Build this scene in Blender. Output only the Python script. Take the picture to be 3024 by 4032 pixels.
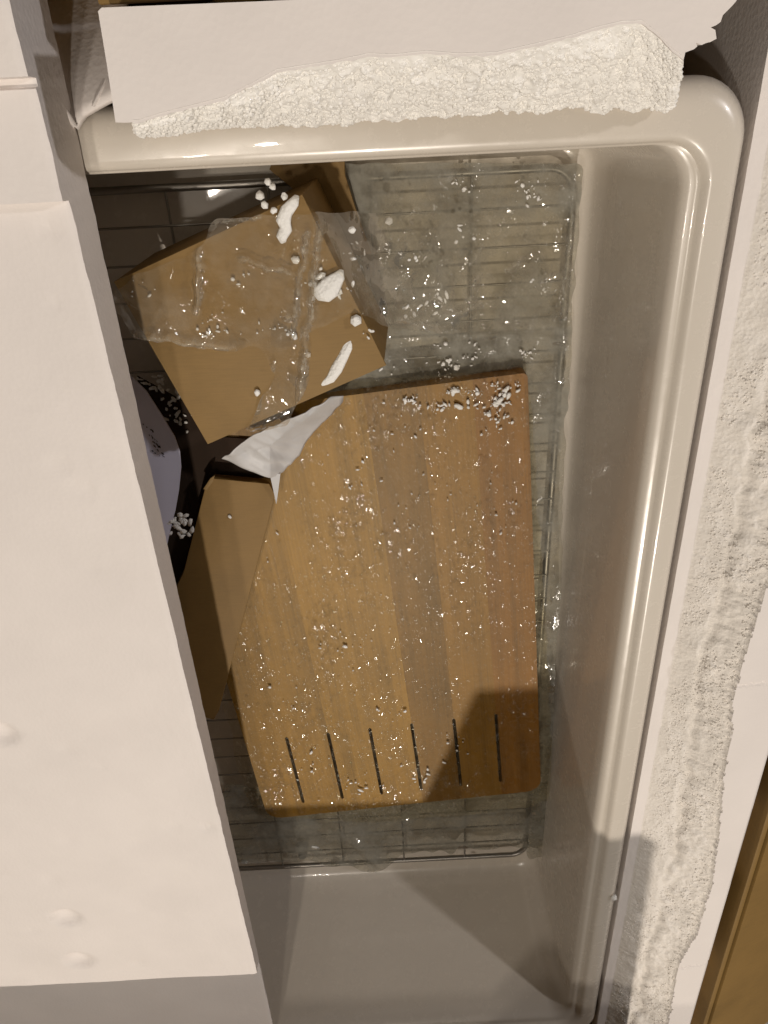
import bpy, bmesh, math, random
import numpy as np
from mathutils import Vector, Matrix, noise

for o in list(bpy.data.objects):
    bpy.data.objects.remove(o, do_unlink=True)
sc = bpy.context.scene
C = sc.collection
rnd = random.Random(7)
R = math.radians

# ---------------------------------------------------------------- camera
FPX, H = 3028.0, 0.50
TH, RO = R(30), R(3)
F_ = Vector((0, -math.sin(TH), -math.cos(TH)))
U0 = Vector((0, math.cos(TH), -math.sin(TH)))
R0 = Vector((1, 0, 0))
R_ = math.cos(RO) * R0 - math.sin(RO) * U0
U_ = math.cos(RO) * U0 + math.sin(RO) * R0
cd = bpy.data.cameras.new('camera')
cam = bpy.data.objects.new('camera', cd)
C.objects.link(cam)
cd.sensor_fit = 'VERTICAL'
cd.sensor_height = 36.0
cd.lens = FPX / 4032 * 36.0
cd.clip_start, cd.clip_end = 0.01, 100
M = Matrix((R_, U_, -F_)).transposed().to_4x4()
M.translation = (0, 0, H)
cam.matrix_world = M
sc.camera = cam

# ---------------------------------------------------------------- world + lamps (indoor, artificial light)
w = bpy.data.worlds.new('World')
sc.world = w
w.use_nodes = True
bg = w.node_tree.nodes['Background']
bg.inputs[0].default_value = (1.0, 0.92, 0.82, 1)
bg.inputs[1].default_value = 0.075


def lamp(name, loc, power, radius, col):
    l = bpy.data.lights.new(name, 'POINT')
    l.energy, l.shadow_soft_size, l.color = power, radius, col
    o = bpy.data.objects.new(name, l)
    o.location = loc
    C.objects.link(o)
    return o


WARM = (1.0, 0.90, 0.785)
lamp('main_room_lamp', (0.03, -2.67, 3.69), 395, 0.055, WARM)
lamp('ceiling_bulb', (-0.50, -0.52, 2.0), 28, 0.040, WARM)
lamp('ceiling_bulb', (-0.28, -0.285, 2.0), 14, 0.034, WARM)
lamp('side_lamp', (1.95, 0.75, 1.40), 54, 0.06, (0.98, 0.94, 0.94))

sc.view_settings.view_transform = 'Standard'
sc.view_settings.look = 'None'
sc.view_settings.exposure = 0.0
sc.view_settings.gamma = 1.0
sc.view_settings.use_curve_mapping = False
sc.render.engine = 'CYCLES'
sc.cycles.use_denoising = True
sc.cycles.max_bounces = 10
sc.cycles.transparent_max_bounces = 24
sc.cycles.sample_clamp_indirect = 6
sc.cycles.caustics_reflective = False
sc.cycles.caustics_refractive = False
sc.render.filter_size = 2.2


# ---------------------------------------------------------------- helpers
def P(x, y, z):
    """point of the horizontal plane z seen at pixel (x, y) of the 3024 x 4032 photograph"""
    d = F_ + (x - 1512) / FPX * R_ - (y - 2016) / FPX * U_
    t = (z - H) / d.z
    return Vector((0, 0, H)) + t * d


def lerp(a, b, t):
    return a + (b - a) * t


def interp(x, pts):
    pts = sorted(pts)
    if x <= pts[0][0]:
        return pts[0][1]
    for (a, b), (c, d) in zip(pts, pts[1:]):
        if x <= c:
            return b + (d - b) * (x - a) / (c - a)
    return pts[-1][1]


def nz(x, y, z=0.0):
    return noise.noise(Vector((x, y, z)))


def sm(e0, e1, x):
    t = max(0.0, min(1.0, (x - e0) / (e1 - e0)))
    return t * t * (3 - 2 * t)


def tag(o, label, cat, group=None, kind=None):
    if label:
        o['label'] = label
    if cat:
        o['category'] = cat
    if group:
        o['group'] = group
    if kind:
        o['kind'] = kind
    return o


def empty(name, loc=(0, 0, 0), rz=0):
    o = bpy.data.objects.new(name, None)
    o.location = loc
    o.rotation_euler = (0, 0, rz)
    o.empty_display_size = 0.02
    C.objects.link(o)
    return o


def mesh_obj(name, verts, faces, mat, parent=None, smooth=None):
    me = bpy.data.meshes.new(name)
    me.from_pydata([tuple(v) for v in verts], [], faces)
    me.validate()
    bm = bmesh.new()
    bm.from_mesh(me)
    bmesh.ops.recalc_face_normals(bm, faces=bm.faces)
    bm.to_mesh(me)
    bm.free()
    if smooth is not None:
        me.polygons.foreach_set('use_smooth', [True] * len(me.polygons))
        if smooth < 180:
            me.set_sharp_from_angle(angle=R(smooth))
    me.materials.append(mat)
    o = bpy.data.objects.new(name, me)
    C.objects.link(o)
    if parent:
        o.parent = parent
    return o


def from_bm(name, bm, mat, parent=None, smooth=None):
    me = bpy.data.meshes.new(name)
    bmesh.ops.recalc_face_normals(bm, faces=bm.faces)
    bm.to_mesh(me)
    bm.free()
    if smooth is not None:
        me.polygons.foreach_set('use_smooth', [True] * len(me.polygons))
        if smooth < 180:
            me.set_sharp_from_angle(angle=R(smooth))
    me.materials.append(mat)
    o = bpy.data.objects.new(name, me)
    C.objects.link(o)
    if parent:
        o.parent = parent
    return o


def prism(top, bottom, name, mat, parent=None, bevel=0.0, smooth=None):
    """closed solid between two polygons with the same number of points"""
    n = len(top)
    bm = bmesh.new()
    a = [bm.verts.new(v) for v in top]
    b = [bm.verts.new(v) for v in bottom]
    bm.faces.new(a)
    bm.faces.new(b[::-1])
    for i in range(n):
        bm.faces.new((a[i], b[i], b[(i + 1) % n], a[(i + 1) % n]))
    if bevel:
        bmesh.ops.recalc_face_normals(bm, faces=bm.faces)
        bmesh.ops.bevel(bm, geom=list(bm.edges), offset=bevel, segments=2, affect='EDGES', profile=0.6)
    return from_bm(name, bm, mat, parent, smooth)


def slab(poly, th, name, mat, parent=None, bevel=0.0, smooth=None):
    """a polygon of world points given real thickness downwards along its normal"""
    nrm = Vector((0, 0, 0))
    c = sum(poly, Vector()) / len(poly)
    for i in range(len(poly)):
        nrm += (poly[i] - c).cross(poly[(i + 1) % len(poly)] - c)
    nrm.normalize()
    if nrm.z < 0:
        nrm = -nrm
    return prism(poly, [v - nrm * th for v in poly], name, mat, parent, bevel, smooth)


def tube(bm, pts, r, n=8):
    pts = [Vector(p) for p in pts]
    rings = []
    for i, p in enumerate(pts):
        t = (pts[min(i + 1, len(pts) - 1)] - pts[max(i - 1, 0)]).normalized()
        s = t.orthogonal().normalized() if abs(t.z) > .9 else t.cross(Vector((0, 0, 1))).normalized()
        u = s.cross(t)
        rings.append([bm.verts.new(p + r * (math.cos(2 * math.pi * k / n) * s + math.sin(2 * math.pi * k / n) * u))
                      for k in range(n)])
    for a, b in zip(rings, rings[1:]):
        for k in range(n):
            bm.faces.new((a[k], a[(k + 1) % n], b[(k + 1) % n], b[k]))
    bm.faces.new(rings[0][::-1])
    bm.faces.new(rings[-1])


def inside(x, y, poly):
    c = False
    j = len(poly) - 1
    for i in range(len(poly)):
        xi, yi = poly[i]
        xj, yj = poly[j]
        if (yi > y) != (yj > y) and x < (xj - xi) * (y - yi) / (yj - yi) + xi:
            c = not c
        j = i
    return c


# ---------------------------------------------------------------- materials
class NT:
    def __init__(self, name):
        self.m = bpy.data.materials.new(name)
        self.m.use_nodes = True
        self.t = self.m.node_tree
        self.t.nodes.clear()
        self.out = self.n('ShaderNodeOutputMaterial')

    def n(self, typ, ins=None, **kw):
        nd = self.t.nodes.new(typ)
        for k, v in kw.items():
            setattr(nd, k, v)
        for k, v in (ins or {}).items():
            if isinstance(v, bpy.types.NodeSocket):
                self.t.links.new(v, nd.inputs[k])
            else:
                nd.inputs[k].default_value = v
        return nd

    def coord(self):
        return self.n('ShaderNodeTexCoord').outputs['Object']

    def noise(self, scale, detail=3, vec=None, rough=.55):
        return self.n('ShaderNodeTexNoise', {'Vector': vec if vec else self.coord(), 'Scale': scale, 'Detail': detail, 'Roughness': rough})

    def ramp(self, fac, stops):
        r = self.n('ShaderNodeValToRGB', {'Fac': fac})
        els = r.color_ramp.elements
        while len(els) < len(stops):
            els.new(0.5)
        for e, (p, c) in zip(els, stops):
            e.position = p
            e.color = (*c, 1) if len(c) == 3 else c
        return r.outputs['Color']

    def math(self, op, a, b=0.0):
        return self.n('ShaderNodeMath', {0: a, 1: b}, operation=op).outputs[0]

    def bump(self, h, strength, dist, normal=None):
        ins = {'Height': h, 'Strength': strength, 'Distance': dist}
        if normal:
            ins['Normal'] = normal
        return self.n('ShaderNodeBump', ins).outputs['Normal']

    def surf(self, sh):
        self.t.links.new(sh, self.out.inputs['Surface'])
        return self.m


def mat_foam(name, base, cell=260, cellstr=.25, lump=0.0, rough=.7):
    t = NT(name)
    co = t.coord()
    v = t.n('ShaderNodeTexVoronoi', {'Vector': co, 'Scale': cell})
    n1 = t.noise(14, 3, co)
    n2 = t.noise(900, 2, co)
    col = t.ramp(n1.outputs['Fac'], [(.3, tuple(c * .94 for c in base)), (.7, base)])
    b = t.bump(v.outputs['Distance'], cellstr, .0015)
    if lump:
        b = t.bump(t.noise(420, 5, co).outputs['Fac'], lump, .003, b)
    b = t.bump(n2.outputs['Fac'], .12, .0004, b)
    p = t.n('ShaderNodeBsdfPrincipled', {'Base Color': col, 'Roughness': rough, 'Normal': b, 'Specular IOR Level': .3})
    return t.surf(p.outputs[0])


FOAM = mat_foam('foam_smooth', (.83, .775, .74), 300, .09)
FOAM_TORN = mat_foam('foam_torn', (.97, .95, .91), 340, .22, .15)


def mat_right_foam():
    # smooth skin where the block is intact, granular where the skin has come off (height above rim decides nothing: a shape of its own)
    return mat_foam('foam_crumbly', (.86, .81, .75), 360, .35, .25)


FOAM_CRUMB = mat_right_foam()


def mat_ceramic():
    t = NT('glazed_fireclay')
    co = t.coord()
    n = t.noise(6, 2, co)
    col = t.ramp(n.outputs['Fac'], [(.3, (.645, .588, .510)), (.7, (.67, .613, .535))])
    b = t.bump(t.noise(28, 2, co).outputs['Fac'], .06, .004)
    dust = t.noise(60, 6, co, .7)
    ro = t.n('ShaderNodeMapRange', {'Value': dust.outputs['Fac'], 'From Min': .35, 'From Max': .75, 'To Min': .22, 'To Max': .32}).outputs[0]
    p = t.n('ShaderNodeBsdfPrincipled', {'Base Color': col, 'Roughness': ro, 'Normal': b, 'IOR': 1.5, 'Coat Weight': .3, 'Coat Roughness': .035})
    return t.surf(p.outputs[0])


CERAMIC = mat_ceramic()


def mat_card(name, base=(.235, .140, .043), sc_=1.0):
    t = NT(name)
    co = t.coord()
    n1 = t.noise(22, 4, co)
    st = t.n('ShaderNodeMapping', {'Vector': co, 'Scale': (60, 900, 60)}).outputs[0]
    n2 = t.noise(1.0, 3, st)
    n3 = t.noise(1400, 2, co)
    mx = t.math('ADD', t.math('MULTIPLY', n1.outputs['Fac'], .6), t.math('MULTIPLY', n2.outputs['Fac'], .4))
    col = t.ramp(mx, [(.3, tuple(c * .86 for c in base)), (.7, tuple(c * 1.10 for c in base))])
    b = t.bump(n3.outputs['Fac'], .15, .0004)
    b = t.bump(n1.outputs['Fac'], .2, .004, b)
    p = t.n('ShaderNodeBsdfPrincipled', {'Base Color': col, 'Roughness': .62, 'Normal': b, 'Specular IOR Level': .35})
    return t.surf(p.outputs[0])


CARD = mat_card('kraft_cardboard')
CARD2 = mat_card('kraft_cardboard_pale', (.245, .150, .050))
CARD_CARTON = mat_card('kraft_carton', (.22, .130, .036))


def mat_wood(i, base):
    t = NT('acacia_%d' % i)
    co = t.coord()
    mp = t.n('ShaderNodeMapping', {'Vector': co, 'Scale': (95, 3.2, 30), 'Location': (i * 3.1, i * 1.7, 0)}).outputs[0]
    g = t.noise(1.0, 5, mp, .62)
    g2 = t.noise(9, 2, t.n('ShaderNodeMapping', {'Vector': co, 'Location': (i * 2.3, 0, 0)}).outputs[0])
    fine = t.noise(1.0, 3, t.n('ShaderNodeMapping', {'Vector': co, 'Scale': (620, 9, 60), 'Location': (i * 5.0, 0, 0)}).outputs[0], .6)
    mx = t.math('ADD', t.math('MULTIPLY', g.outputs['Fac'], .42), t.math('MULTIPLY', g2.outputs['Fac'], .26))
    mx = t.math('ADD', mx, t.math('MULTIPLY', fine.outputs['Fac'], .32))
    col = t.ramp(mx, [(.30, tuple(c * .55 for c in base)), (.5, base), (.72, tuple(min(1, c * 1.35) for c in base))])
    p = t.n('ShaderNodeBsdfPrincipled', {'Base Color': col, 'Roughness': .5, 'Normal': t.bump(g.outputs['Fac'], .12, .001)})
    return t.surf(p.outputs[0])


WOODS = [mat_wood(i, c) for i, c in enumerate([(.255, .134, .016), (.265, .140, .017), (.285, .152, .019), (.28, .148, .018),
                                               (.190, .093, .010), (.258, .128, .014), (.235, .102, .010)])]


def mat_film(name, haze=.06, hscale=30, bscale=120, bstr=.5, rough=.1, facet=300, tilt=.5, tint=(.97, .96, .93), gloss=1.3, hcol=(.62, .58, .50), crush_haze=.35, dens=.75, base_gloss=.08):
    """thin clear film: see-through, shiny, broken into small flat facets by its creases, whitened where it is crushed"""
    t = NT(name)
    co = t.coord()
    n1 = t.noise(bscale, 3, co, .6)
    st = t.n('ShaderNodeMapping', {'Vector': co, 'Scale': (1.0, .72, 1.0), 'Rotation': (0, 0, .5)}).outputs[0]
    dist = t.n('ShaderNodeVectorMath', {0: t.noise(bscale * 1.5, 2, co).outputs['Color'], 1: (.004, .004, .004)}, operation='MULTIPLY').outputs[0]
    st = t.n('ShaderNodeVectorMath', {0: st, 1: dist}, operation='ADD').outputs[0]
    vo = t.n('ShaderNodeTexVoronoi', {'Vector': st, 'Scale': facet})
    jit = t.n('ShaderNodeVectorMath', {0: vo.outputs['Color'], 1: (.5, .5, .5)}, operation='SUBTRACT').outputs[0]
    jit = t.n('ShaderNodeVectorMath', {0: jit, 1: (tilt, tilt, 0)}, operation='MULTIPLY').outputs[0]
    b = t.bump(n1.outputs['Fac'], bstr, .004)
    b = t.n('ShaderNodeVectorMath', {0: b, 1: jit}, operation='ADD').outputs[0]
    b = t.n('ShaderNodeVectorMath', {0: b}, operation='NORMALIZE').outputs[0]
    crush = t.n('ShaderNodeAttribute', attribute_name='crush').outputs['Fac']
    gm = t.n('ShaderNodeMapRange', {'Value': t.noise(13, 4, co, .6).outputs['Fac'], 'From Min': .38, 'From Max': .66, 'To Min': gloss * .3, 'To Max': gloss * 1.3}).outputs[0]
    gm = t.math('ADD', gm, t.math('MULTIPLY', crush, 1.2))
    sep = t.n('ShaderNodeSeparateColor', {'Color': vo.outputs['Color']}).outputs[2]
    clus = t.n('ShaderNodeMapRange', {'Value': t.noise(19, 4, co, .7).outputs['Fac'], 'From Min': .42, 'From Max': .68, 'To Min': .985, 'To Max': dens}).outputs[0]
    clus = t.math('SUBTRACT', clus, t.math('MULTIPLY', crush, .45))
    gm = t.math('MULTIPLY', gm, t.math('ADD', t.math('MULTIPLY', t.math('GREATER_THAN', sep, clus), .9), base_gloss))
    fr = t.n('ShaderNodeFresnel', {'IOR': 1.5}).outputs[0]
    fr = t.math('MINIMUM', t.math('MULTIPLY', fr, gm), .38)
    tr = t.n('ShaderNodeBsdfTransparent', {'Color': (*tint, 1)}).outputs[0]
    gl = t.n('ShaderNodeBsdfGlossy', {'Color': (.95, .95, .95, 1), 'Roughness': rough, 'Normal': b}).outputs[0]
    df = t.n('ShaderNodeBsdfDiffuse', {'Color': (*hcol, 1)}).outputs[0]
    tl = t.n('ShaderNodeBsdfTranslucent', {'Color': (*hcol, 1)}).outputs[0]
    df = t.n('ShaderNodeMixShader', {0: .4, 1: df, 2: tl}).outputs[0]
    hz = t.noise(hscale, 5, co, .65)
    hf = t.n('ShaderNodeMapRange', {'Value': hz.outputs['Fac'], 'From Min': .38, 'From Max': .75, 'To Min': haze * .25, 'To Max': haze * 2.2}).outputs[0]
    streak = t.noise(220, 3, st, .7).outputs['Fac']
    hf = t.math('ADD', hf, t.math('MULTIPLY', t.math('MULTIPLY', crush, streak), crush_haze))
    m1 = t.n('ShaderNodeMixShader', {0: hf, 1: tr, 2: df}).outputs[0]
    m2 = t.n('ShaderNodeMixShader', {0: fr, 1: m1, 2: gl}).outputs[0]
    return t.surf(m2)


FILM_BAG = mat_film('clear_bag_film', .12, 26, 60, .35, .06, 80, .8, gloss=2.2, hcol=(.80, .75, .63), crush_haze=1.1, dens=.72, base_gloss=.3)
FILM_WRAP = mat_film('board_shrink_film', .05, 130, 150, .45, .09, 360, .8, tint=(.98, .96, .88), gloss=2.4, hcol=(.80, .68, .46), crush_haze=.22, dens=.50, base_gloss=.05)
FILM_GRID = mat_film('grid_bag_film', .58, 24, 70, .4, .09, 110, .9, tint=(.82, .805, .74), gloss=1.4, hcol=(.42, .405, .35), dens=.86)


def simple(name, col, rough=.5, metal=0.0, nscale=60, var=.06, bump=.0):
    t = NT(name)
    n = t.noise(nscale, 4)
    c = t.ramp(n.outputs['Fac'], [(.3, tuple(x * (1 - var) for x in col)), (.7, tuple(min(1, x * (1 + var)) for x in col))])
    ins = {'Base Color': c, 'Roughness': rough, 'Metallic': metal}
    if bump:
        ins['Normal'] = t.bump(n.outputs['Fac'], bump, .002)
    return t.surf(t.n('ShaderNodeBsdfPrincipled', ins).outputs[0])


STEEL = simple('stainless_wire', (.34, .32, .29), .45, 1.0)
RUBBER = simple('grey_rubber', (.30, .30, .30), .6)
TISSUE = simple('white_foam_sheet', (.58, .575, .575), .5, 0, 25, .05, .1)
PAPER_COOL = simple('white_paper_cool_cast', (.72, .71, .86), .5, 0, 20, .03)  # white paper, the bluish cast of cool light put into its colour
KRAFT_SHADE = simple('kraft_in_shade', (.026, .012, .004), .9)  # kraft brown darkened to stand for the deep shade of the gap
INK = simple('dark_print', (.03, .03, .05), .6)
CRUMB = mat_foam('foam_crumb', (.90, .89, .86), 400, .4)
FLOORM = simple('grey_floor', (.22, .19, .16), .5, 0, 5, .2)

# ---------------------------------------------------------------- the setting
fl = mesh_obj('floor', [(-4, -4, -.262), (4, -4, -.262), (4, 4, -.262), (-4, 4, -.262)], [(0, 1, 2, 3)], FLOORM)
fl['kind'] = 'structure'

# ---------------------------------------------------------------- shipping carton
carton = empty('shipping_carton', (0, -.5, -.26))
tag(carton, 'brown corrugated shipping carton round the sink, its flaps open, edge showing at bottom right', 'carton')
carton_off = Vector((0, -.5, -.26))


def cslab(poly, th, name, bevel=.0008):
    return slab([Vector(p) - carton_off for p in poly], th, name, CARD_CARTON, carton, bevel, 30)


X0, X1, Y0, Y1, ZB, ZT = -.64, .3385, -1.075, .064, -.252, .034
cslab([(X0, Y0, ZB), (X1, Y0, ZB), (X1, Y1, ZB), (X0, Y1, ZB)], .005, 'bottom')


def wall(a, b, nx, ny, name='wall'):
    a, b = Vector(a), Vector(b)
    o = Vector((nx, ny, 0)) * .005
    top = [v - carton_off for v in (Vector((a.x, a.y, ZT)), Vector((b.x, b.y, ZT)), Vector((b.x, b.y, ZT)) + o, Vector((a.x, a.y, ZT)) + o)]
    bot = [Vector((v.x, v.y, ZB - carton_off.z)) for v in top]
    return prism(top, bot, name, CARD_CARTON, carton, .0012, 30)


wall((X1, Y0, 0), (X1, Y1, 0), 1, 0)
wall((X0, Y0, 0), (X0, Y1, 0), -1, 0)
wall((X0 - .005, Y0, 0), (X1 + .005, Y0, 0), 0, -1)
wall((X0 - .005, Y1, 0), (X1 + .005, Y1, 0), 0, 1)
zf = ZT + .0015
cslab([(X1 + .0075, Y0 + .004, zf), (X1 + .22, Y0 + .02, zf - .085), (X1 + .22, Y1 - .02, zf - .085), (X1 + .0075, Y1 - .004, zf)], .005, 'flap')
cslab([(X0 - .0075, Y0 + .004, zf), (X0 - .21, Y0 + .02, zf - .10), (X0 - .21, Y1 - .02, zf - .10), (X0 - .0075, Y1 - .004, zf)], .005, 'flap')
cslab([(X0 + .01, Y1 + .0075, zf), (X0 + .01, Y1 + .21, zf - .04), (X1 - .01, Y1 + .21, zf - .04), (X1 - .01, Y1 + .0075, zf)], .005, 'flap')
cslab([(-.128, .0335, .0415), (X1 - .004, .0335, .0415), (X1 - .004, Y1 - .001, .0385), (-.128, Y1 - .001, .0385)], .004, 'inner_flap')
# unseen far end flap, added and notched to throw shadow over the far third
cslab([(X0 + .01, Y0 - .001, zf), (.262, Y0 - .001, zf), (.234, -.875, .352), (.084, -.875, .352), (.03, -.962, .2162), (X0 + .01, -.955, .2265)], .005, 'flap')


# ---------------------------------------------------------------- the sink
def rr(x0, x1, y0, y1, r, z, n=10):
    pts = []
    for cx, cy, a0 in ((x1 - r, y1 - r, 0), (x0 + r, y1 - r, 90), (x0 + r, y0 + r, 180), (x1 - r, y0 + r, 270)):
        for k in range(n + 1):
            a = R(a0 + 90 * k / n)
            pts.append((cx + r * math.cos(a), cy + r * math.sin(a), z))
    return pts


def sink():
    L = []
    # (left, right, far, near, corner radius, z)
    L.append((-.322, .220, -1.050, -.022, .030, -.245))
    L.append((-.329, .2285, -1.059, -.0125, .034, -.03))
    L.append((-.330, .2290, -1.060, -.0120, .034, -.013))
    for k in range(1, 9):
        a = R(90 * k / 8)
        o, z = .011 * (1 - math.cos(a)), -.013 + .013 * math.sin(a)
        L.append((-.330 + o, .229 - o, -1.060 + o, -.012 - o * 1.5, .034 - o * .6, z))
    L.append((-.312, .2110, -1.040, -.0400, .028, .0000))
    L.append((-.310, .2090, -1.038, -.0430, .028, -.0004))
    L.append((-.308, .2070, -1.036, -.0450, .027, -.0018))
    L.append((-.306, .2055, -1.034, -.0460, .027, -.0040))
    L.append((-.305, .2043, -1.033, -.0465, .026, -.0054))
    L.append((-.303, .2020, -1.031, -.0470, .026, -.0060))
    L.append((-.300, .1995, -1.028, -.0474, .026, -.0063))
    L.append((-.298, .1975, -1.026, -.0478, .025, -.0074))
    L.append((-.296, .1957, -1.024, -.0481, .025, -.0098))
    L.append((-.295, .1945, -1.022, -.0484, .025, -.0140))
    L.append((-.294, .1932, -1.020, -.0490, .025, -.0300))
    L.append((-.289, .1890, -.995, -.0510, .026, -.1000))
    L.append((-.285, .1862, -.978, -.0525, .027, -.1560))
    L.append((-.284, .1850, -.973, -.0530, .027, -.1680))
    L.append((-.281, .1820, -.969, -.0560, .026, -.1750))
    L.append((-.275, .1760, -.962, -.0620, .024, -.1788))
    L.append((-.265, .1660, -.950, -.0720, .020, -.1800))
    verts, faces = [], []
    for l in L:
        verts += rr(*l)
    n = len(rr(*L[0]))
    for i in range(len(L) - 1):
        for k in range(n):
            faces.append((i * n + k, i * n + (k + 1) % n, (i + 1) * n + (k + 1) % n, (i + 1) * n + k))
    faces.append(tuple(range((len(L) - 1) * n, len(L) * n)))
    # underside closes the shell
    b0 = len(verts)
    verts += rr(-.322, .220, -1.050, -.022, .030, -.2455)
    for k in range(n):
        faces.append((k, b0 + k, b0 + (k + 1) % n, (k + 1) % n))
    faces.append(tuple(range(b0, b0 + n))[::-1])
    o = mesh_obj('sink', verts, faces, CERAMIC, None, 40)
    return tag(o, 'deep rectangular off-white glazed ceramic sink with rounded rim, packed in foam', 'sink')


sink()

# ---------------------------------------------------------------- foam packing
def heightfield(name, xs, ys, zf, zbot, mat, edge=None, smooth=38, extra=None):
    """solid block whose top is a height field; edge(x_index,y) may shift the outer columns"""
    nx, ny = len(xs), len(ys)
    v, f = [], []
    for j, y in enumerate(ys):
        for i, x in enumerate(xs):
            xx = x + (edge(i, y) if edge else 0)
            v.append((xx, y, zf(xx, y)))
    for j in range(ny - 1):
        for i in range(nx - 1):
            a = j * nx + i
            f.append((a, a + 1, a + nx + 1, a + nx))
    ring = [i for i in range(nx)] + [j * nx + nx - 1 for j in range(1, ny)] + [(ny - 1) * nx + i for i in range(nx - 2, -1, -1)] + [j * nx for j in range(ny - 2, 0, -1)]
    b0 = len(v)
    v += [(v[r][0], v[r][1], zbot) for r in ring]
    m = len(ring)
    for k in range(m):
        f.append((ring[k], b0 + k, b0 + (k + 1) % m, ring[(k + 1) % m]))
    f.append(tuple(range(b0, b0 + m))[::-1])
    if extra:
        extra(v, f)
    return mesh_obj(name, v, f, mat, None, smooth)


# left block: long stepped slab lying over the left rim
dimp = [(*P(262, 3608, .02)[:2], .0145, .007), (*P(312, 3778, .019)[:2], .0145, .007), (*P(5, 2890, .029)[:2], .013, .006)]
dents = [(rnd.uniform(-.42, -.18), rnd.uniform(-.84, -.07), rnd.uniform(.004, .012), rnd.uniform(.0003, .0011)) for _ in range(46)]
chips = [(*P(815, 3255, .024)[:2], .012, .0035), (*P(190, 905, .04)[:2], .010, .0022), (*P(205, 1205, .04)[:2], .006, .002)]


def left_top(x, y):
    if y > .0038:
        z = .057
    elif y > -.001:
        z = .047
    elif y > -.0555:
        z = .050
    elif y > -.853:
        z = interp(y, [(-.853, .019), (-.395, .031), (-.145, .037), (-.0555, .0405)])
    else:
        z = .0055
    z += .0007 * nz(x * 18, y * 18, 1) + .00022 * nz(x * 160, y * 160, 4)
    for cx, cy, r, d in dimp:
        q = ((x - cx) ** 2 + (y - cy) ** 2) ** .5 / r
        if q < 1:
            z -= d * (1 - q * q) ** .55
    for cx, cy, r, d in chips:
        q = ((x - cx) ** 2 + ((y - cy) * 1.3) ** 2) ** .5 / r
        if q < 1:
            z -= d * (1 - q) * (.6 + .8 * nz(x * 700, y * 700))
    for cx, cy, r, d in dents:
        if abs(x - cx) < r and abs(y - cy) < r:
            q = ((x - cx) ** 2 + (y - cy) ** 2) ** .5 / r
            if q < 1:
                z -= d * (1 - q * q) * (1 + .8 * nz(x * 300, y * 300))
    e = -.1655 - x
    if e < .004:
        z -= .0012 * (1 - e / .004) ** 2
    return z


ys = [.060, .0042, .0034, -.0006, -.0014, -.055, -.056, -.8525, -.8535, -1.068]
yy = []
for a, b in zip(ys, ys[1:]):
    n = max(1, int(abs(a - b) / .0035))
    yy += [a + (b - a) * k / n for k in range(n)]
yy.append(ys[-1])
xx = [-.635 + (.635 - .21) * k / 80 for k in range(80)] + [-.21 + .0445 * k / 24 for k in range(25)]
nxl = len(xx)
lf = heightfield('foam_slab', xx, yy, left_top, .0025, FOAM,
                 lambda i, y: (.0004 * nz(y * 50, 3) + .0003 * nz(y * 420, 9)) if i == nxl - 1 else 0)
tag(lf, 'long smooth white foam slab with steps and round dimples along the left', 'foam packing')

# lower foam shelf in the top left corner, between slab and torn block
sb = [(80, 250), (150, 310), (225, 385), (262, 440), (298, 500), (306, 468), (325, 448), (380, 415), (455, 374), (490, 362)]
st_ = [(20, -90), (70, -90), (120, -90), (170, -90), (220, -90), (270, -90), (320, -90), (380, -90), (440, -90), (500, -90)]
v_, f_ = [], []
NS = 14
for j in range(NS + 1):
    t = j / NS
    for a, b in zip(sb, st_):
        z = .0075 - .075 * t ** 1.25
        q = P(lerp(a[0], b[0], t), lerp(a[1], b[1], t), z)
        v_.append(q + Vector((0, 0, .0006 * nz(q.x * 90, q.y * 90, 2))))
for j in range(NS):
    for i in range(len(sb) - 1):
        k = j * len(sb) + i
        f_.append((k, k + 1, k + len(sb) + 1, k + len(sb)))
shelf = mesh_obj('foam_shelf', v_, f_, FOAM, None, 180)
m_ = shelf.modifiers.new('thickness', 'SOLIDIFY')
m_.thickness, m_.offset = .004, -1
tag(shelf, 'low white foam shelf in the top left corner between slab and torn block', 'foam packing')
bm = bmesh.new()
tube(bm, [P(108, 262, .012), P(135, 300, .012), (P(182, 335, .012)), P(232, 400, .010), P(270, 455, .009), P(296, 498, .008)], .0016, 8)
from_bm('raised_seam', bm, FOAM, shelf, 60)
bm = bmesh.new()
tube(bm, [P(425, 300, -.004), P(405, 340, .002), P(378, 395, .0072), P(366, 420, .008)], .0008, 6)
from_bm('raised_seam', bm, FOAM, shelf, 60)


_bm = bmesh.new()
bmesh.ops.create_icosphere(_bm, subdivisions=1, radius=1)
ico_v = [q.co.copy() for q in _bm.verts]
ico_f = [[q.index for q in p.verts] for p in _bm.faces]
_bm.free()


def add_bead(v, f, c, r):
    b = len(v)
    c = Vector(c) + Vector((0, 0, -r * rnd.uniform(.35, .75)))
    sc3 = (r * rnd.uniform(.8, 1.25), r * rnd.uniform(.8, 1.25), r * rnd.uniform(.8, 1.1))
    v.extend([Vector((c.x + q.x * sc3[0], c.y + q.y * sc3[1], c.z + q.z * sc3[2])) for q in ico_v])
    f.extend([tuple(b + k for k in t) for t in ico_f])


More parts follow.
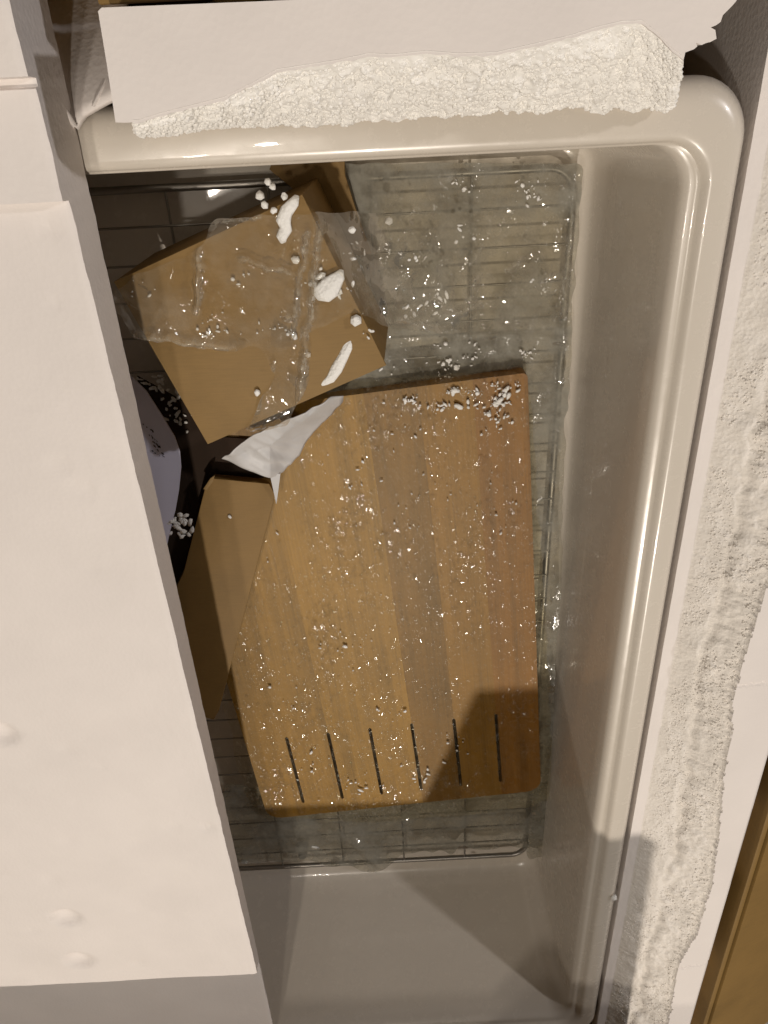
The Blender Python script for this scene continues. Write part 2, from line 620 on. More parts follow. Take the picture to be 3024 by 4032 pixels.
# torn block along the near (top) rim
def torn_block():
    zt = .07
    up = [(455, 482), (545, 485), (640, 455), (760, 425), (880, 395), (1000, 335), (1090, 285), (1200, 268), (1330, 248), (1450, 222),
          (1560, 225), (1680, 212), (1800, 222), (1950, 218), (2100, 185), (2250, 150), (2350, 118), (2450, 95), (2530, 92), (2590, 140), (2650, 205), (2690, 235)]
    lo = [(470, 497), (562, 532), (650, 528), (770, 512), (890, 505), (1010, 500), (1100, 497), (1210, 492), (1330, 492), (1450, 478),
          (1560, 470), (1680, 462), (1800, 462), (1950, 440), (2100, 436), (2250, 430), (2350, 432), (2440, 428), (2520, 426), (2580, 432), (2620, 440), (2655, 425)]
    rag = [(2690, 235), (2702, 205), (2728, 196), (2745, 182), (2738, 168), (2760, 176), (2800, 168), (2822, 150), (2818, 118), (2800, 112), (2838, 82), (2862, 42), (2900, 4), (2912, -30)]
    # body (smooth top)
    bm = bmesh.new()
    outline = [(2200, -34), (1500, -16), (1000, 6), (400, 30), (386, 44), (420, 250)] + up[:1] + up[1:] + rag[1:]
    pts = []
    for (a, b) in zip(outline, outline[1:]):
        n = max(1, int(math.hypot(b[0] - a[0], b[1] - a[1]) / 18))
        for k in range(n):
            x, y = a[0] + (b[0] - a[0]) * k / n, a[1] + (b[1] - a[1]) * k / n
            if y < 500 and (y > 60 or x > 2700) and x > 500:
                x += 9 * nz(x * .031, y * .05, 2)
                y += 9 * nz(x * .027, y * .05, 5)
            pts.append((x, y))
    pts.append(outline[-1])
    top = [P(x, y, zt) for x, y in pts]
    bot = [Vector((v.x, v.y, .004)) for v in top]
    body = prism(top, bot, 'foam_block', FOAM, None, 0, 30)
    tag(body, 'white foam block over the top rim with a rough torn front edge', 'foam packing')
    # torn face
    NU, NV = 520, 56
    v, f = [], []

    def at_poly(pl, t):
        s = t * (len(pl) - 1)
        i = min(int(s), len(pl) - 2)
        return lerp(Vector(pl[i]), Vector(pl[i + 1]), s - i)
    for i in range(NU + 1):
        t = lerp(.035, 1, i / NU)
        a, b = at_poly(up, t), at_poly(lo, t)
        a3, b3 = P(a.x, a.y - 13, zt + .0002), P(b.x, b.y, .009)
        for j in range(NV + 1):
            s = j / NV
            p = a3.lerp(b3, s)
            env = min(1, s * 6) if s < .5 else 1
            bulge = .004 * math.sin(math.pi * min(1, s * 1.1))
            c = noise.voronoi(Vector((p.x * 260, p.y * 260, p.z * 260)))[0][0]
            d = env * (.0014 * nz(p.x * 60, p.y * 60, p.z * 60) + .0022 * nz(p.x * 170, p.y * 170, p.z * 170 + 7) - .0022 * min(c, .8) + .0016) + bulge
            q = p + Vector((0, -.55, .83)) * d
            q.x += env * .0010 * nz(p.x * 200, p.y * 200, p.z * 200 + 31)
            q.y += env * .0022 * nz(p.x * 110, p.y * 110, 77 + p.z * 60)
            v.append(q)
    for i in range(NU):
        for j in range(NV):
            k = i * (NV + 1) + j
            f.append((k, k + 1, k + NV + 2, k + NV + 1))
    # close it to the body underneath
    n0 = len(v)
    for i in range(NU + 1):
        q = v[i * (NV + 1) + NV]
        v.append(Vector((q.x, q.y + .006, .0035)))
        v.append(Vector((q.x, max(q.y + .03, v[i * (NV + 1)].y + .004), .0042)))
    for i in range(NU):
        k = i * (NV + 1) + NV
        f.append((k, n0 + 2 * i, n0 + 2 * i + 2, k + NV + 1))
        f.append((n0 + 2 * i, n0 + 2 * i + 1, n0 + 2 * i + 3, n0 + 2 * i + 2))
    for _ in range(4200):
        i, j = rnd.randrange(4, NU - 2), rnd.randrange(3, NV)
        add_bead(v, f, v[i * (NV + 1) + j], rnd.uniform(.0008, .0017))
    mesh_obj('torn_face', v, f, FOAM_TORN, body, 80)
    return body


torn_block()


# right block: intact lip against the sink, crumbly middle, smooth skin at the outside
def xb(y):
    return interp(y, [(.1, .30), (-.15, .297), (-.344, .2875), (-.40, .2840), (-.47, .2815), (-.50, .2875), (-.56, .2905), (-.64, .3000), (-.716, .3065), (-.80, .3050), (-.845, .2960), (-.86, .2935), (-.98, .2995), (-1.1, .298)]) \
        + .0022 * nz(y * 70, 2) + .0016 * nz(y * 260, 5)


def right_top(x, y):
    b = xb(y)
    lip = .2425 + .0012 * nz(y * 60, 8) + .0008 * nz(y * 250, 2)
    if x <= lip:
        return -.003 + .0003 * nz(x * 200, y * 60)
    if x >= b:
        z = .0305 + .0004 * nz(x * 40, y * 12) - .0022 * sm(.3245, .3265, x)
        for yc, d in ((-.452, .0005), (-.862, .0006)):      # hairline cracks
            q = abs(y - yc - .004 * nz(x * 300, yc) - .25 * (x - .31) * (1 if yc < -.8 else .3))
            if q < .0012:
                z -= d * 2
        return z
    t = (x - lip) / (b - lip)
    t = max(0.0, min(1.0, t + min(t, 1 - t) * (.30 * nz(y * 22, x * 40, 4) + .25 * nz(y * 75, x * 75, 14))))
    c = noise.voronoi(Vector((x * 250, y * 250, .5)))[0][0]
    c2 = noise.voronoi(Vector((x * 420, y * 420, 2.5)))[0][0]
    base = -.002 + .029 * t - .0025 * sm(.36, .48, t) * (1 - sm(.48, .6, t))
    amp = .45 + .75 * sm(.45, .7, t)
    ends = sm(0, .06, t) * (1 - .5 * sm(.94, 1, t))
    return base + ends * amp * (.0008 * nz(x * 60, y * 45, 3) + .0013 * nz(x * 190, y * 190, 6) - .0012 * min(.9, c) - .0008 * min(.9, c2) + .0010)


def rail_beads(v, f):
    for _ in range(9000):
        y = rnd.uniform(-1.05, .02)
        lo_, hi_ = .2435, xb(y)
        t = rnd.random()
        if nz(y * 16, t * 2.2, 50) + .5 * (t - .45) < -.05:
            continue
        x = lerp(lo_, hi_, t)
        add_bead(v, f, (x, y, right_top(x, y)), rnd.uniform(.0007, .0015))


yy = [.0600 - 1.13 * k / 900 for k in range(901)]
xx = [.2312 + .0958 * k / 74 for k in range(75)]
rf = heightfield('foam_rail', xx, yy, right_top, -.235, FOAM_CRUMB, None, 60, rail_beads)
rf.data.materials.append(FOAM)
for p in rf.data.polygons:
    c = p.center
    if c.z > .028 and c.x > xb(c.y) + .0005 or c.x < .2418 and c.z < 0:
        p.material_index = 1
tag(rf, 'white foam rail along the right rim, crumbled inside with smooth outer skin', 'foam packing')


# ---------------------------------------------------------------- wire bottom grid
GZ = -.1625
grid = empty('sink_grid', (0, -.5, -.18))
tag(grid, 'stainless steel wire sink grid in clear plastic on the sink floor', 'sink grid')
go = Vector((0, -.5, -.18))
gx0, gx1, gy0, gy1 = -.262, .166, -.925, -.075


def wire(pts, r, name, n=8):
    bm = bmesh.new()
    tube(bm, [Vector(p) - go for p in pts], r, n)
    return from_bm(name, bm, STEEL, grid, 60)


fr = []
for cx, cy, a0 in ((gx1 - .02, gy1 - .02, 0), (gx0 + .02, gy1 - .02, 90), (gx0 + .02, gy0 + .02, 180), (gx1 - .02, gy0 + .02, 270)):
    for k in range(7):
        a = R(a0 + 15 * k)
        fr.append((cx + .02 * math.cos(a), cy + .02 * math.sin(a), GZ))
fr.append(fr[0])
wire(fr, .0032, 'frame_wire', 10)
x = gx1 - .082
while x > gx0 + .02:
    wire([(x, gy0, GZ + .0005), (x, gy1, GZ + .0005)], .0011, 'wire')
    x -= .0815
y = gy1 - .028
while y > gy0 + .01:
    wire([(gx0, y, GZ + .0036), (gx1, y, GZ + .0030)], .0010, 'wire')
    y -= .0303
for fx, fy in ((-.133, -.905),):
    bm = bmesh.new()
    rings = []
    for r_, z_ in ((.006, -.1795), (.0075, -.176), (.0065, -.168), (.0045, -.1600), (.0, -.1592)):
        rings.append([bm.verts.new(Vector((fx + r_ * math.cos(2 * math.pi * k / 14), fy + r_ * math.sin(2 * math.pi * k / 14), z_)) - go) for k in range(14)] if r_ else
                     [bm.verts.new(Vector((fx, fy, z_)) - go)])
    bm.faces.new(rings[0][::-1])
    for a, b in zip(rings, rings[1:]):
        for k in range(14):
            if len(b) == 1:
                bm.faces.new((a[k], a[(k + 1) % 14], b[0]))
            else:
                bm.faces.new((a[k], a[(k + 1) % 14], b[(k + 1) % 14], b[k]))
    from_bm('rubber_foot', bm, RUBBER, grid, 50)


# ---------------------------------------------------------------- cutting board
BA = R(4.5)
bu = Vector((math.cos(BA), math.sin(BA), 0))         # across the strips
bv = Vector((-math.sin(BA), math.cos(BA), 0))        # along the strips, towards the near rim
BC = Vector((.1745, -.7755, 0))                      # far right corner
BW, BL, BZ0, BZ1 = .3395, .540, -.1592, -.1415
board = empty('cutting_board', (0, 0, BZ0))
board.location = BC - bu * BW + Vector((0, 0, BZ0))
board.rotation_euler = (0, 0, BA)
tag(board, 'brown striped wooden cutting board with six slots, shrink-wrapped in clear film', 'cutting board')
SW = BW / 7
SY0, SY1 = .022, .136
RC, RT = .018, .005
for i in range(7):
    x0, x1 = i * SW, (i + 1) * SW
    g = .00002
    pl = []
    if i == 0:
        pl += [(x0 + RC * (1 - math.cos(R(a))), RC * (1 - math.sin(R(a)))) for a in (0, 22, 45, 68, 90)]
    else:
        pl += [(x0 + g, SY1), (x0 + .0019, SY1 - .002), (x0 + .0019, SY0 + .002), (x0 + g, SY0), (x0 + g, 0)]
    if i == 6:
        pl += [(x1 - RC * (1 - math.cos(R(a))), RC * (1 - math.sin(R(a)))) for a in (90, 68, 45, 22, 0)]
        pl += [(x1 - RT * (1 - math.cos(R(a))), BL - RT * (1 - math.sin(R(a)))) for a in (0, 22, 45, 68, 90)]
    else:
        pl += [(x1 - g, 0), (x1 - g, SY0), (x1 - .0019, SY0 + .002), (x1 - .0019, SY1 - .002), (x1 - g, SY1), (x1 - g, BL)]
    if i == 0:
        pl += [(x0 + RT * (1 - math.cos(R(a))), BL - RT * (1 - math.sin(R(a)))) for a in (90, 68, 45, 22, 0)]
    else:
        pl += [(x0 + g, BL)]
    s = prism([(a, b, BZ1 - BZ0) for a, b in pl], [(a, b, 0) for a, b in pl], 'strip', WOODS[i], board, 0, 30)
    if i == 4:
        s['label'] = 'darkest wooden strip of the board'


def film(name, x0, x1, y0, y1, step, zfun, mat, parent=None, poly=None, off=None, amp=.002, freq=60, seed=0, folds=(), jitter=14):
    """crinkled plastic sheet: height over the plan at pixels (x, y), with ridged folds; a real mesh with random creases"""
    nx, ny = int((x1 - x0) / step) + 1, int((y1 - y0) / step) + 1
    v, keep, crush = [], [], []
    inv = None
    if parent is not None and off is not None:
        inv = off
    for j in range(ny):
        for i in range(nx):
            px, py = x0 + i * step, y0 + j * step
            z = zfun(px, py)
            p = P(px, py, z)
            a, b = p.x * freq, p.y * freq
            r1 = 1 - abs(nz(a, b, seed)) * 2
            r2 = 1 - abs(nz(a * 2.3 + 9, b * 2.3, seed + 3)) * 2
            d = amp * (.9 * r1 * r1 + .5 * r2 * r2 + .7 * nz(a * .5, b * .5, seed + 8))
            cr = 0.0
            for (fx0, fy0, fx1, fy1, h, wd0) in folds:
                wd = wd0
                lx, ly = fx1 - fx0, fy1 - fy0
                ln = math.hypot(lx, ly)
                s = ((px - fx0) * lx + (py - fy0) * ly) / ln
                if -wd < s < ln + wd:
                    q = ((px - fx0) * ly - (py - fy0) * lx) / ln + 16 * nz(s * .012, seed + fx0) + 7 * nz(s * .05, seed + fy0)
                    wd = wd0 * (.55 + .9 * abs(nz(s * .018, seed + 40 + fx0)))
                    cr = max(cr, max(0.0, 1 - abs(q) / (wd * 1.3)) * sm(-wd, wd, s) * (1 - sm(ln - wd, ln + wd, s)) * (.35 + 1.1 * abs(nz(s * .03, 5 + seed + fx1))))
                    d += h * max(0.0, 1 - abs(q) / wd) * (sm(-wd, wd, s) * (1 - sm(ln - wd, ln + wd, s)))
            crush.append(cr)
            p.z += max(d, 0)
            v.append(inv @ p if inv else p)
            if poly is None:
                keep.append(True)
            else:
                jx, jy = px + jitter * nz(px * .02, py * .02, seed + 11), py + jitter * nz(px * .02, py * .02, seed + 17)
                keep.append(inside(jx, jy, poly))
    f = []
    for j in range(ny - 1):
        for i in range(nx - 1):
            a = j * nx + i
            q = (a, a + 1, a + nx + 1, a + nx)
            if all(keep[k] for k in q):
                f.append(q)
    used = sorted({k for q in f for k in q})
    mp = {k: n for n, k in enumerate(used)}
    o = mesh_obj(name, [v[k] for k in used], [tuple(mp[k] for k in q) for q in f], mat, parent, 180)
    bm = bmesh.new()
    bm.from_mesh(o.data)
    be = [e for e in bm.edges if e.is_boundary]
    nb = {}
    for e in be:
        for a_, b_ in ((e.verts[0], e.verts[1]), (e.verts[1], e.verts[0])):
            nb.setdefault(a_, []).append(b_)
    for _ in range(8):
        new = {v_: (v_.co * .4 + sum((q_.co for q_ in l_), Vector()) / len(l_) * .6) for v_, l_ in nb.items()}
        for v_, c_ in new.items():
            v_.co = c_
    bm.to_mesh(o.data)
    bm.free()
    at = o.data.attributes.new('crush', 'FLOAT', 'POINT')
    at.data.foreach_set('value', [crush[k] for k in used])
    return o


bpy.context.view_layer.update()
binv = (Matrix.Translation(board.location) @ Matrix.Rotation(BA, 4, 'Z')).inverted()
# wrap of the board: hugs the top, spills a little over the edges
wrap_poly = [(1000, 1515), (2030, 1455), (2090, 1500), (2150, 2400), (2185, 3140), (2060, 3190), (1500, 3240), (1030, 3225), (960, 3120), (860, 2700), (800, 2500), (1030, 1900)]


def wz(px, py):
    p = binv @ P(px, py, BZ1)
    d = max(0, -p.x, p.x - BW, -p.y, p.y - BL)
    return BZ1 + .0012 - min(.012, d * .7)


film('plastic_wrap', 640, 2190, 1450, 3250, 9, wz, FILM_WRAP, board, wrap_poly, binv, .0011, 120, 2,
     [(1260, 2860, 1960, 3160, .0006, 26), (1330, 1850, 1640, 2300, .0006, 34), (1700, 1480, 2060, 1650, .0006, 40), (1560, 1560, 1760, 1700, .0006, 40), (1640, 2300, 1880, 2230, .0006, 22), (1420, 2760, 1700, 3120, .0006, 40)], 16)

# bag round the grid: strip at the right and the far end
ginv = Matrix.Translation(-go)
film('plastic_bag', 1240, 2310, 640, 3400, 10, lambda x, y: -.1560, FILM_GRID, grid,
     [(1240, 640), (2300, 630), (2275, 1000), (2235, 1700), (2215, 2300), (2185, 2700), (2190, 3150), (2160, 3380), (2060, 3390), (2080, 3140), (2100, 2300), (2030, 1520), (1240, 1560)], ginv, .0016, 70, 5,
     [(2262, 660, 2200, 1500, .004, 22), (1400, 1290, 2230, 1330, .003, 30), (2180, 2000, 2180, 2800, .003, 24)], 18)
film('plastic_bag', 880, 2200, 3080, 3460, 9, lambda x, y: -.1570, FILM_GRID, grid,
     [(880, 3080), (2180, 3080), (2180, 3330), (1620, 3360), (1480, 3445), (1360, 3420), (1200, 3390), (880, 3400)], ginv, .0018, 70, 9,
     [(1300, 3240, 1520, 3420, .004, 34)], 26)

# ---------------------------------------------------------------- cardboard boxes
BXZ1, BXZ0 = -.0600, -.1560
A_, B_, C_, D_ = (P(447, 1110, BXZ1), P(1190, 765, BXZ1), P(1515, 1435, BXZ1), P(815, 1745, BXZ1))
ctr = (A_ + B_ + C_ + D_) / 4
box = empty('cardboard_box', (ctr.x, ctr.y, BXZ0))
tag(box, 'square brown cardboard box under clumped plastic, standing at the top of the sink', 'box')
bo = Vector((ctr.x, ctr.y, BXZ0))
sx = Vector((.006, .000, 0))


def q4(a, b, c, d):
    return [Vector(v) - bo for v in (a, b, c, d)]


dz = Vector((0, 0, BXZ0 - BXZ1))
mid = [a.lerp(b, .5) for a, b in ((A_, D_), (B_, C_))]
# side walls as one body, two top flaps that meet, and the glued under-flap at the far edge
prism(q4(*[v + Vector((0, 0, -.0032)) for v in (A_, B_, C_, D_)]), q4(*[v + dz + sx for v in (A_, B_, C_, D_)]), 'body', CARD, box, .0015, 30)
e1, e2 = (C_ - D_).normalized(), (D_ - A_).normalized()
lid = [A_, B_, C_ + e2 * .0012 + e1 * .0008, D_ + e2 * .0012]
slab(q4(*lid), .0028, 'lid', CARD2, box, .0006, 30)
slab(q4(D_ + e2 * .0042 + Vector((0, 0, -.009)), C_ + e2 * .002 + Vector((0, 0, -.007)) - e1 * .02, C_ - e1 * .02 - e2 * .003 + Vector((0, 0, -.006)), D_ - e2 * .003 + Vector((0, 0, -.007))), .0022, 'tuck_flap', CARD, box, .0004, 30)
zfl = -.1535
slab([v - bo for v in (P(1196, 778, zfl), P(1060, 668, zfl), P(1100, 560, zfl), P(1352, 560, zfl + .012), P(1358, 690, zfl + .012), P(1402, 830, zfl + .008), P(1462, 1000, zfl), P(1390, 1010, zfl), P(1300, 860, zfl))],
     .002, 'side_flap', CARD2, box, .0003, 30)

# flat sleeve leaning on the board, lower left
SZ = -.1225
sl = [P(838, 1884, SZ), P(1060, 1905, SZ), P(1084, 1950, SZ), P(862, 2800, SZ), P(842, 2835, SZ), P(560, 2760, SZ), P(640, 2420, SZ), P(722, 2255, SZ), P(806, 1925, SZ)]
c2 = sum(sl, Vector()) / len(sl)
sleeve = empty('cardboard_sleeve', (c2.x, c2.y, -.14))
so = Vector((c2.x, c2.y, -.14))
tag(sleeve, 'long flat brown cardboard sleeve wedged between foam slab and cutting board', 'box')
slab([v - so for v in sl], .010, 'panel', CARD, sleeve, .0012, 40)
slab([v - so for v in (P(846, 1872, SZ + .001), P(828, 1884, SZ + .001), P(800, 1926, SZ + .001), P(814, 1930, SZ + .001), P(838, 1896, SZ + .001))], .003, 'tuck_tab', CARD2, sleeve, .0003, 30)

# kraft sheet in the gap under the boxes, deep shade painted into its colour
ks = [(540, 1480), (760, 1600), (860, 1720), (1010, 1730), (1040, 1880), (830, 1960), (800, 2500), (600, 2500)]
kraft = slab([P(x, y, -.1388) for x, y in ks], .0012, 'kraft_sheet_shaded', KRAFT_SHADE, None, .0003, 30)
tag(kraft, 'kraft sheet in the gap between the two boxes, coloured near black as its deep shade', 'cardboard')

# ---------------------------------------------------------------- printed disc, foam sheet
dz_ = -.098
cpt = [(430, 1440), (512, 1478), (575, 1540), (640, 1640), (688, 1722), (708, 1780), (713, 1840), (704, 1930), (690, 2010), (665, 2110), (645, 2210), (660, 2300), (695, 2360), (716, 2420), (720, 2520), (560, 2520), (430, 2300), (380, 1900)]
disc_pts = [P(x, y, dz_ + (.0 if y < 2250 else -.006)) for x, y in cpt]
c3 = sum(disc_pts, Vector()) / len(disc_pts)
disc = empty('printed_card', (c3.x, c3.y, dz_))
tag(disc, 'rounded white printed card, coloured with the lavender cast of cool light, peeking out beside the foam slab', 'card')
do = Vector((c3.x, c3.y, dz_))
slab([v - do for v in disc_pts], .0016, 'sheet', PAPER_COOL, disc, .0003, 30)
bm = bmesh.new()
glyphs = [(566, 1672, 7), (578, 1680, 5), (594, 1694, 9), (590, 1712, 6), (598, 1722, 6), (602, 1738, 7), (612, 1732, 5), (606, 1756, 7), (616, 1750, 7), (622, 1760, 9), (618, 1774, 8), (604, 1778, 8), (636, 1786, 6), (640, 1798, 4), (628, 1796, 5)]
for gx, gy, gs in glyphs:
    for k in range(rnd.choice((1, 2, 2))):
        a = gx + rnd.uniform(-3, 3) + 6 * k
        b = gy + rnd.uniform(-3, 3) + 3 * k
        hw, hh = gs * rnd.uniform(.2, .4), gs * rnd.uniform(.3, .6)
        pp = [P(a + sx_ * hw + sy_ * 2, b + sy_ * hh, dz_ + .0003) - do for sx_, sy_ in ((-1, -1), (1, -1), (1, 1), (-1, 1))]
        vs = [bm.verts.new(p) for p in pp]
        bm.faces.new(vs)
from_bm('print', bm, INK, disc)

tp = [(872, 1806, -.100), (920, 1765, -.088), (1000, 1705, -.080), (1120, 1652, -.078), (1215, 1606, -.078), (1300, 1560, -.082), (1352, 1552, -.098), (1348, 1578, -.112),
      (1290, 1640, -.124), (1235, 1690, -.128), (1200, 1738, -.130), (1178, 1790, -.131), (1140, 1822, -.131), (1118, 1846, -.128), (1092, 1866, -.120), (1064, 1872, -.112), (1030, 1860, -.108), (980, 1842, -.106), (930, 1826, -.104)]


def tissue():
    out = [P(*p) for p in tp]
    cen = P(1060, 1748, -.094)
    v, f = [], []
    NR = 16
    n0 = 8 * len(out)
    ring = []
    for i in range(len(out)):
        for k in range(8):
            ring.append(out[i].lerp(out[(i + 1) % len(out)], k / 8))
    for r_ in range(NR + 1):
        for p in ring:
            q = cen.lerp(p, max(.02, r_ / NR))
            q = q + Vector((0, 0, .0045 * nz(q.x * 75, q.y * 40, 3) + .0042 * (1 - abs(nz(q.x * 60 + q.y * 45, q.y * 12, 9)) * 2)))
            v.append(q)
    for r_ in range(NR):
        for k in range(n0):
            f.append((r_ * n0 + k, r_ * n0 + (k + 1) % n0, (r_ + 1) * n0 + (k + 1) % n0, (r_ + 1) * n0 + k))
    f.append(tuple(range(n0)))
    o = mesh_obj('foam_sheet', v, f, TISSUE, None, 180)
    m = o.modifiers.new('thickness', 'SOLIDIFY')
    m.thickness = .0008
    tag(o, 'crumpled white foam sheet sticking out under the square box', 'foam sheet')
    tip = [P(1062, 1866, -.1125), P(1104, 1866, -.1165), P(1096, 1930, -.119), P(1088, 1985, -.121), (P(1074, 1920, -.1165))]
    slab(tip, .0008, 'torn_tip', TISSUE, o, 0, None)
    return o


tissue()

# ---------------------------------------------------------------- loose clear bag over the box and the grid
QA = [(v.x, v.y) for v in (A_, B_, C_, D_)]


def bag_z(px, py):
    p = P(px, py, BXZ1)
    d = -1.0
    for i in range(4):
        a, b = Vector(QA[i]), Vector(QA[(i + 1) % 4])
        e = (b - a).normalized()
        nrm = Vector((e.y, -e.x))
        s = (Vector((p.x, p.y)) - a).dot(nrm)
        if i == 0 or True:
            d = max(d, -s if False else s)
    return d


# orientation check of the quad so that "outside" is positive
tst = bag_z(980, 1270)
SGN = 1.0 if tst < 0 else -1.0


def bagz(px, py):
    p = P(px, py, BXZ1)
    d = -1.0
    for i in range(4):
        a, b = Vector(QA[i]), Vector(QA[(i + 1) % 4])
        e = (b - a).normalized()
        d = max(d, SGN * (Vector((p.x, p.y)) - a).dot(Vector((e.y, -e.x))))
    d = max(0, d - .003)
    return BXZ1 + .0022 - .090 * (1 - math.exp(-d / .055))


bag = film('plastic_bag', 440, 2300, 640, 1720, 9, bagz, FILM_BAG, None,
           [(440, 1130), (800, 960), (835, 850), (1400, 830), (2260, 850), (2260, 1290), (1900, 1320), (1560, 1300), (1400, 1230), (1240, 1300), (1200, 1560), (1130, 1680), (940, 1720), (1080, 1480), (1010, 1370), (900, 1385), (520, 1330), (440, 1200)],
           None, .0022, 42, 21,
           [(1265, 860, 1170, 1640, .007, 26), (1210, 900, 1150, 1330, .005, 20), (790, 960, 775, 1230, .006, 26), (930, 1010, 1160, 1075, .006, 14), (870, 870, 1030, 850, .007, 16), (520, 1320, 920, 1365, .004, 30),
            (1080, 1420, 1000, 1620, .006, 18), (1120, 1250, 1180, 1230, .005, 24), (1900, 960, 1860, 1020, .008, 16), (1880, 1090, 1840, 1200, .008, 26), (2060, 1010, 1990, 1060, .006, 20), (1750, 1240, 1900, 1200, .005, 30),
            (1560, 1250, 1700, 1290, .005, 24), (2240, 900, 2210, 1240, .008, 26), (830, 690, 850, 880, .006, 18)], 22)
tag(bag, 'loose crumpled clear plastic bag draped over the square box', 'plastic bag')


# ---------------------------------------------------------------- foam crumbs
def blob(name, pts, r0, z, label, seed, flat=.6, parent=None):
    """irregular lump following pixel points with pixel radii"""
    bm = bmesh.new()
    P3 = [P(x, y, z) for x, y, r in pts]
    n = 12
    rings = []
    m = len(pts)
    for i in range(m):
        t = (P3[min(i + 1, m - 1)] - P3[max(i - 1, 0)])
        t.z = 0
        t.normalize()
        s = Vector((-t.y, t.x, 0))
        x, y, r = pts[i]
        rw = (P(x + r, y, z) - P(x, y, z)).length
        ring = []
        for k in range(n):
            a = 2 * math.pi * k / n
            q = P3[i] + s * rw * math.cos(a) + Vector((0, 0, 1)) * (rw * flat * (math.sin(a) + .7))
            q += Vector((nz(q.x * 420, q.y * 420, seed), nz(q.x * 420, q.y * 420, seed + 5), .6 * nz(q.x * 500, q.y * 500, seed + 9))) * rw * .42
            ring.append(bm.verts.new(q))
        rings.append(ring)
    for a, b in zip(rings, rings[1:]):
        for k in range(n):
            bm.faces.new((a[k], a[(k + 1) % n], b[(k + 1) % n], b[k]))
    bm.faces.new(rings[0][::-1])
    bm.faces.new(rings[-1])
    bmesh.ops.subdivide_edges(bm, edges=bm.edges[:], cuts=1, use_grid_fill=True, smooth=.6)
    o = from_bm(name, bm, CRUMB, None, 180)
    tag(o, label, 'foam crumb', 'foam crumbs on the plastic')
    return o


ZC = BXZ1 + .0012
blob('foam_crumb', [(1170, 770, 10), (1160, 795, 22), (1130, 830, 26), (1118, 870, 27), (1125, 900, 25), (1112, 935, 24), (1115, 955, 12)], 20, ZC, 'long curved white foam crumb near the top of the square box', 1)
blob('foam_crumb', [(1345, 1060, 8), (1338, 1085, 26), (1300, 1130, 40), (1268, 1155, 38), (1245, 1170, 14)], 20, ZC, 'fat white foam crumb on the right edge of the square box', 2)
blob('foam_crumb', [(1378, 1340, 10), (1368, 1365, 18), (1345, 1410, 22), (1325, 1450, 24), (1300, 1490, 19), (1265, 1515, 9), (1252, 1522, 4)], 20, ZC - .003, 'thin white foam sliver near the lower right corner of the square box', 3)
for i, (x, y, r, nm) in enumerate([(1025, 768, 19, 'round white foam crumb left of the long curved crumb, uppermost of three'), (1042, 806, 17, 'round white foam crumb left of the long curved crumb, middle of three'),
                                   (1078, 828, 16, 'oval white foam crumb close beside the long curved crumb'), (1120, 772, 16, 'white foam crumb just above the head of the long curved crumb'),
                                   (1055, 715, 17, 'pale foam crumb just under the top rim above the box'), (1075, 735, 15, 'pale foam crumb under the rim, lower of two'),
                                   (1165, 1022, 18, 'small white foam crumb between the long curved and the fat crumb'), (1222, 1118, 10, 'tiny round foam crumb at the left tip of the fat crumb'),
                                   (1402, 1258, 26, 'yellowish foam crumb on the box edge below the fat crumb'), (1385, 905, 17, 'pale foam crumb on the plastic right of the box top'),
                                   (1532, 868, 19, 'pale flat foam crumb on the bag over the grid near the rim'), (1213, 1395, 13, 'small round foam crumb on the box left of the thin sliver'),
                                   (1013, 1545, 14, 'grey foam crumb on the box near its lower edge'), (905, 2033, 9, 'tiny white foam crumb on the flat cardboard sleeve')]):
    zz = ZC if i not in (10, 13) else (-.125 if i == 10 else SZ + .0005)
    a = rnd.uniform(0, 6.28)
    blob('foam_crumb', [(x - r * .8 * math.cos(a), y - r * .8 * math.sin(a), r * .55), (x, y, r * .95), (x + r * .8 * math.cos(a), y + r * .8 * math.sin(a), r * .5)], r, zz, nm, 10 + i, .7)

# uncountable small crumbs
def crumbs(name, spots, label):
    v, f = [], []
    for (x, y, z, r) in spots:
        c = P(x, y, z)
        s = (P(x + r, y, z) - c).length
        ax = Matrix.Rotation(rnd.uniform(0, 6.28), 3, 'Z') @ Matrix.Diagonal((rnd.uniform(.7, 2.1), rnd.uniform(.6, 1.1), rnd.uniform(.3, .6)))
        b = len(v)
        for q in ico_v:
            v.append(c + (ax @ (q * (1 + .45 * (rnd.random() - .5)))) * s + Vector((0, 0, s * .5)))
        f += [tuple(b + k for k in t) for t in ico_f]
    o = mesh_obj(name, v, f, CRUMB, None, 180)
    tag(o, label, 'foam crumbs', None, 'stuff')


spots = []


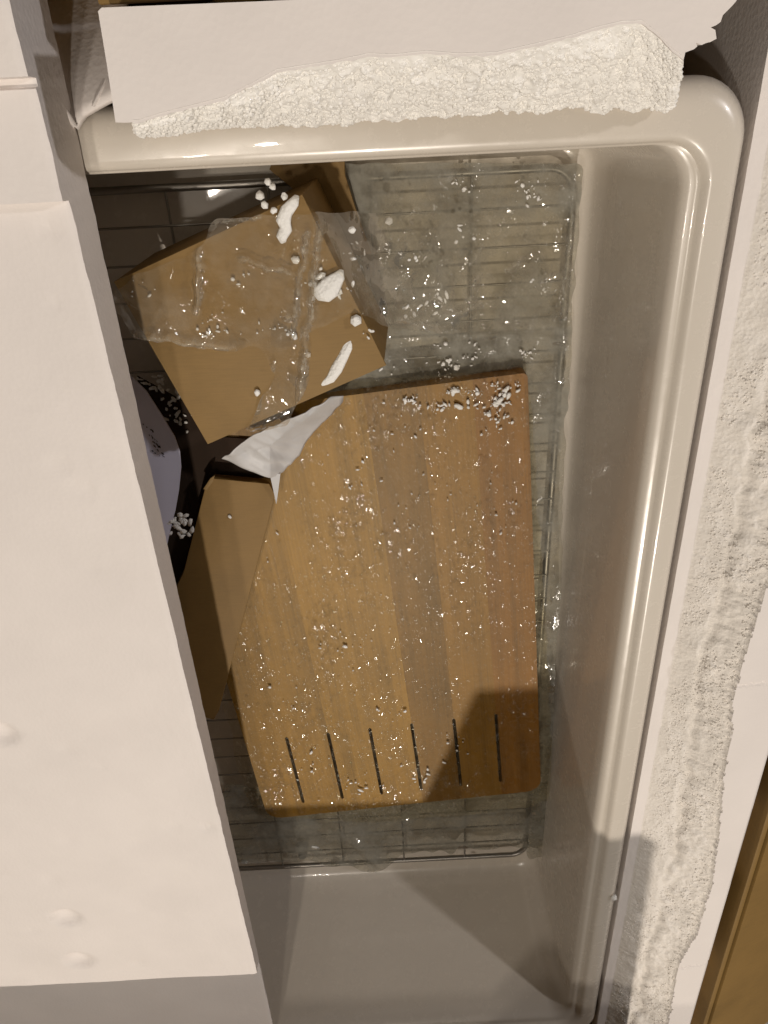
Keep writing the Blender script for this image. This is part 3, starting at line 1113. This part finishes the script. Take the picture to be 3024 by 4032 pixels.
def sprinkle(n, cx, cy, sx_, sy_, zfun, r0, r1):
    heads = [(rnd.gauss(cx, sx_), rnd.gauss(cy, sy_)) for _ in range(max(4, n // 9))]
    for _ in range(n):
        hx, hy = rnd.choice(heads)
        x, y = rnd.gauss(hx, sx_ * .13 + 8), rnd.gauss(hy, sy_ * .13 + 8)
        z = zfun(x, y)
        if z is not None:
            spots.append((x, y, z, rnd.uniform(r0, r1) * rnd.choice((.4, .5, .7, .9, 1, 1.5))))


def zbag(x, y):
    if not (500 < x < 2250 and 700 < y < 1330) or x < interp(y, [(700, 400), (1400, 540)]):
        return None
    return bagz(x, y) - .0004


def zboard(x, y):
    p = binv @ P(x, y, BZ1)
    if 0.005 < p.x < BW - .005 and .005 < p.y < BL - .005 and not inside(x, y, [(560, 1800), (1100, 1900), (1060, 2150), (860, 2830), (560, 2800)]):
        return BZ1 + .0020
    return None


def zgrid(x, y):
    return -.1535 if y < 1560 and x < 2260 and x > 1480 else None


sprinkle(45, 900, 1150, 260, 180, zbag, 4, 8)
sprinkle(60, 1350, 1050, 120, 180, zbag, 5, 10)
sprinkle(60, 1850, 1060, 260, 150, zbag, 4, 8)
sprinkle(36, 1900, 800, 260, 120, zgrid, 4, 7)
sprinkle(80, 1720, 1420, 150, 60, zgrid, 4, 9)
sprinkle(150, 1890, 1570, 120, 75, zboard, 4, 8)
sprinkle(70, 1760, 1500, 90, 40, zboard, 4, 8)
sprinkle(110, 1600, 2200, 320, 420, zboard, 2.5, 5)
sprinkle(60, 1450, 2950, 300, 120, zboard, 3, 7)
for _ in range(45):
    t = rnd.random()
    spots.append((lerp(560, 700, t) + rnd.gauss(30, 25), lerp(1480, 1660, t) + rnd.gauss(0, 20), -.1386, rnd.uniform(5, 11)))
for _ in range(35):
    spots.append((rnd.gauss(705, 28), rnd.gauss(2060, 22), -.100, rnd.uniform(5, 12)))
for x, y, z, r in ((962, 3385, -.176, 16), (1316, 3392, -.176, 18), (1352, 3380, -.176, 10), (1240, 3330, -.158, 10), (1860, 3376, -.170, 8), (2940, 3450, .028, 7), (2416, 3530, .0, 14)):
    spots.append((x, y, z, r))
crumbs('foam_crumbs', spots, 'tiny white foam crumbs sprinkled over the plastic wrap')
